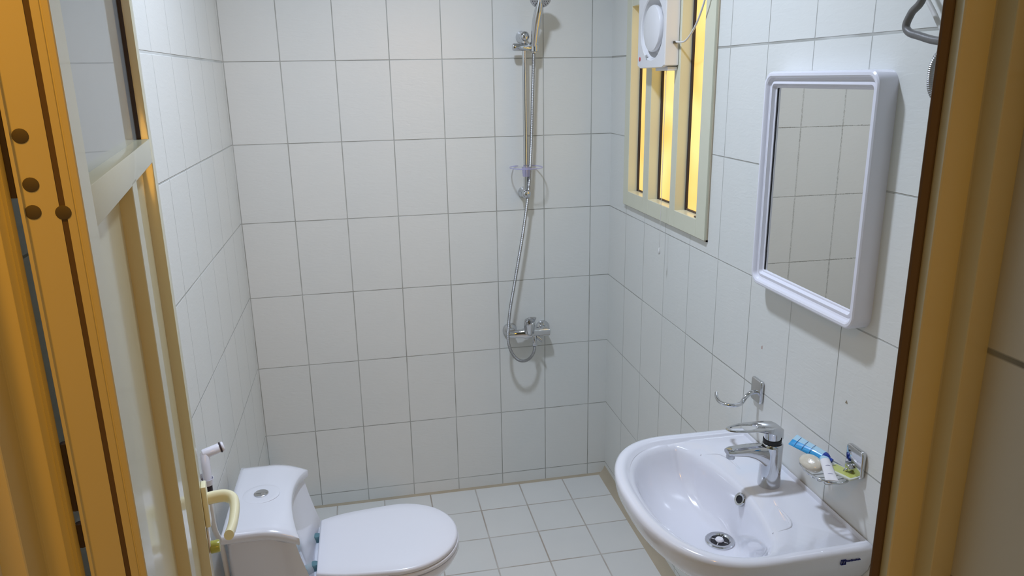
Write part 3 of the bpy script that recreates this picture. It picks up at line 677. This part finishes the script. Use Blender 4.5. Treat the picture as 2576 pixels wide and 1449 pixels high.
# ---------------- toilet
TY = -.955
tl = thing('toilet', 'white one-piece toilet with its lid closed against the left wall', 'toilet', (.15, TY, 0))
def dshape(x0, x1, hw, n=28, back=.74, xw=.55):
    """D outline: flat back at x0, round front at x1"""
    pts = []; xm = x0 + (x1 - x0) * xw
    L_ = [(x0, -hw * back), (x0 + (xm - x0) * .35, -hw * (back + (1 - back) * .62)), (xm, -hw)]
    for p in catmull([(x0 - .01, -hw * (back - .1), 0)] + [(a, c, 0) for a, c in L_] + [(xm + .02, -hw, 0)], 5)[5:-5]: pts.append((p.x, p.y))
    for k in range(1, n):
        t = -PI / 2 + PI * k / n; pts.append((xm + (x1 - xm) * math.cos(t) ** .95, hw * math.sin(t)))
    pts += [(x, -y) for x, y in pts[:11][::-1]]
    return pts
def D3(x0, x1, hw, z, **k): return [(x, TY + y, z) for x, y in dshape(x0, x1, hw, **k)]
b = NB()
loops = [D3(-.08, .36, .095, 0, back=.95), D3(-.085, .365, .10, .02, back=.95), D3(-.075, .345, .088, .12, back=.95), D3(-.06, .37, .105, .22, back=.95), D3(-.03, .43, .145, .31, back=.9), D3(.0, .475, .172, .37, back=.88), D3(.005, .486, .178, .392, back=.86), D3(.008, .484, .176, .402, back=.86), D3(.02, .47, .165, .405, back=.86), D3(.06, .43, .12, .404, back=.86)]
loft(b, loops); obj('bowl', b, M['ceramic'], tl, 50)
# hinge ledge between tank and seat
b = NB(); prism(b, [(x, TY + y) for x, y in rrect(-.08, .085, -.155, .155, .03, 5)], .36, .4095, .008, 3); obj('rear_deck', b, M['ceramic'], tl, 50)
# tank body: sloping concave front running down to the bowl
b = NB(); loops = []
def tank(z, x0, xf, hw, cc_):
    pts = []
    n = 12
    for k in range(n + 1):                    # concave front from near side to far side
        y = -hw + 2 * hw * k / n; pts.append((xf - cc_ * (1 - (y / hw) ** 2), TY + y, z))
    pts += [(x0 + .012, TY + hw, z), (x0, TY + hw - .012, z), (x0, TY - hw + .012, z), (x0 + .012, TY - hw, z)]
    return pts
for z, x0, xf, hw, c_ in ((.0, -.14, -.02, .095, 0), (.10, -.15, -.0, .11, 0), (.30, -.155, .04, .155, .0), (.36, -.157, .062, .165, .004), (.42, -.158, .058, .170, .010), (.46, -.158, .046, .172, .018), (.52, -.159, .030, .174, .024), (.585, -.159, .016, .176, .026), (.600, -.159, .014, .176, .026)): loops.append(tank(z, x0, xf, hw, c_))
loft(b, loops); obj('tank', b, M['ceramic'], tl, 45)
# tank lid: saddle that falls towards the front corners
b = NB(); nx, ny = 16, 24; X0, HW = -.166, .187
def lidp(i, j, under=0.0, ins=0.0):
    v = -1 + 2 * j / ny; u = i / nx; xf = .030 - .030 * (1 - v * v) ** 1.0
    hw = HW - ins; x = (X0 + ins) + (xf - ins - X0 - ins) * u
    z = .634 - .030 * max(0, (u - .45) / .55) ** 2.0 * (.25 + .75 * v * v) - .004 * v * v
    return (x, TY + v * hw, z - under)
top = [[b.verts.new(lidp(i, j, 0 if 0 < i < nx and 0 < j < ny else .0035)) for j in range(ny + 1)] for i in range(nx + 1)]
for i in range(nx):
    for j in range(ny): b.faces.new([top[i][j], top[i + 1][j], top[i + 1][j + 1], top[i][j + 1]])
per = [(i, 0) for i in range(nx + 1)] + [(nx, j) for j in range(1, ny + 1)] + [(i, ny) for i in range(nx - 1, -1, -1)] + [(0, j) for j in range(ny - 1, 0, -1)]
prev = [top[i][j] for i, j in per]
for un, ins in ((.007, -.0025), (.026, -.0025), (.030, .001)):
    cur = [b.verts.new(lidp(i, j, un, ins)) for i, j in per]
    for k in range(len(per)): b.faces.new([prev[k], prev[(k + 1) % len(per)], cur[(k + 1) % len(per)], cur[k]])
    prev = cur
b.faces.new(prev); obj('tank_lid', b, M['ceramic'], tl, 50)
b = NB(); lathe(b, [(.052, -.003), (.052, .0004), (.050, .0010), (.040, .0012)], (-.084, TY, .6335), (0, 0, 1), 48); obj('button_dish', b, M['ceramic'], tl, 50)
b = NB(); lathe(b, [(.0205, -.001), (.0205, .0030), (.0190, .0042), (.0165, .0034), (.008, .0030), (.001, .0030)], (-.084, TY, .6340), (0, 0, 1), 32); fb = obj('flush_button', b, M['steel'], tl, 40, 'round metal flush button')
b = NB(); box(b, -.1025, -.0655, TY - .0005, TY + .0005, .6370, .6378); lathe(b, [(.007, 0), (.007, .0012), (.005, .0016)], (-.078, TY - .006, .6366), (0, 0, 1), 20); obj('button_split', b, M['chrome'], fb, 30)
b = NB(); prism(b, [(x, TY + y) for x, y in dshape(.066, .486, .178, back=.78)], .4105, .424, .004, 3); obj('seat_ring', b, M['lid'], tl, 50)
b = NB(); pl = dshape(.062, .483, .179, back=.76); cx_ = (.25, 0)
loops = []
for s, z in ((.985, .4255), (1.0, .4285), (1.0, .4360), (.990, .4400), (.965, .4425), (.80, .4445), (.5, .4460), (.2, .4468)): loops.append([(cx_[0] + (x - cx_[0]) * s, TY + y * s, z) for x, y in pl])
loft(b, loops); obj('seat_lid', b, M['lid'], tl, 50)
for s in (-1, 1):
    b = NB(); lathe(b, [(.0135, 0), (.0140, .003), (.0140, .016), (.012, .020), (.001, .021)], (.052, TY + .070 * s if False else TY + s * .072, .4095), (0, 0, 1), 24)
    obj('seat_hinge', b, M['teal'], tl, 40, 'teal seat hinge cap')

# ---------------- bidet sprayer on the left wall
bs = thing('bidet_sprayer', 'white hand-held bidet sprayer hanging on the left wall', 'bidet sprayer', (XL, -1.19, .85))
P0 = Vector((-.1465, -1.190, .906)); dn = Vector((-.002, -.060, -.075))
b = NB(); cyl(b, (-.1700, -1.200, .899), (-.1290, -1.186, .907), .0125, 24, .003); tube(b, catmull([(-.1640, -1.196, .902), (-.1640, -1.206, .880), (-.1625, -1.214, .850), (-.1620, -1.218, .828)], 6), lambda t: .0135 - .001 * t, 20, sx=1.0, sy=.85); obj('spray_head', b, M['plastic'], bs, 45)
b = NB(); cyl(b, (-.1300, -1.1862, .9068), (-.1270, -1.1852, .9074), .0136, 24); obj('seal_ring', b, M['rubber'], bs, 40, 'dark ring behind the spray face')
b = NB(); cyl(b, (-.1275, -1.1854, .9073), (-.1205, -1.183, .9087), .0130, 24, .003); obj('spray_face', b, M['plastic'], bs, 45)
b = NB(); cyl(b, (-.1620, -1.218, .830), (-.1620, -1.220, .806), .0098, 18, .001); obj('hose_nut', b, M['rubber'], bs, 40, 'black connector')
b = NB(); tube(b, catmull([(XL - .001, -1.212, .842), (XL + .012, -1.212, .842), (XL + .026, -1.214, .842)], 4), .011, 14); lathe(b, [(.0135, 0), (.0150, .016), (.0142, .016), (.0125, 0)], (-.1622, -1.2180, .826), (0, 0, 1), 24); obj('wall_holder', b, M['plastic'], bs, 40)
b = NB(); tube(b, catmull([(-.1620, -1.220, .812), (-.163, -1.222, .76), (-.168, -1.19, .68), (-.172, -1.130, .60), (-.175, -1.095, .50), (-.178, -1.085, .40), (-.185, -1.09, .28), (XL, -1.11, .22)], 10), .0070, 12); obj('sprayer_hose', b, M['cable'], bs, 60, 'off-white hose')

# ---------------- old marks left on the right wall
b = NB(); T = basis((XR - .0001, -1.287, 1.085), (0, -1, 0), (0, 0, 1), (-1, 0, 0)); prism(b, [(-.003, -.005), (.003, -.004), (.002, .005), (-.002, .003)], 0, .0004, 0, 1, T)
tag(obj('wall_mark', b, M['stainred'], None, 0), 'small faded reddish mark on the tiles above the towel hook', 'mark')
b = NB(); T = basis((XR - .0001, -1.653, 1.087), (0, -1, 0), (0, 0, 1), (-1, 0, 0)); prism(b, [(-.004, -.003), (.004, -.003), (.002, .001), (0, .004), (-.002, .001)], 0, .0006, 0, 1, T)
tag(obj('wall_mark', b, M['stain'], None, 0), 'small brown mark on the tiles between mirror and soap dish', 'mark')
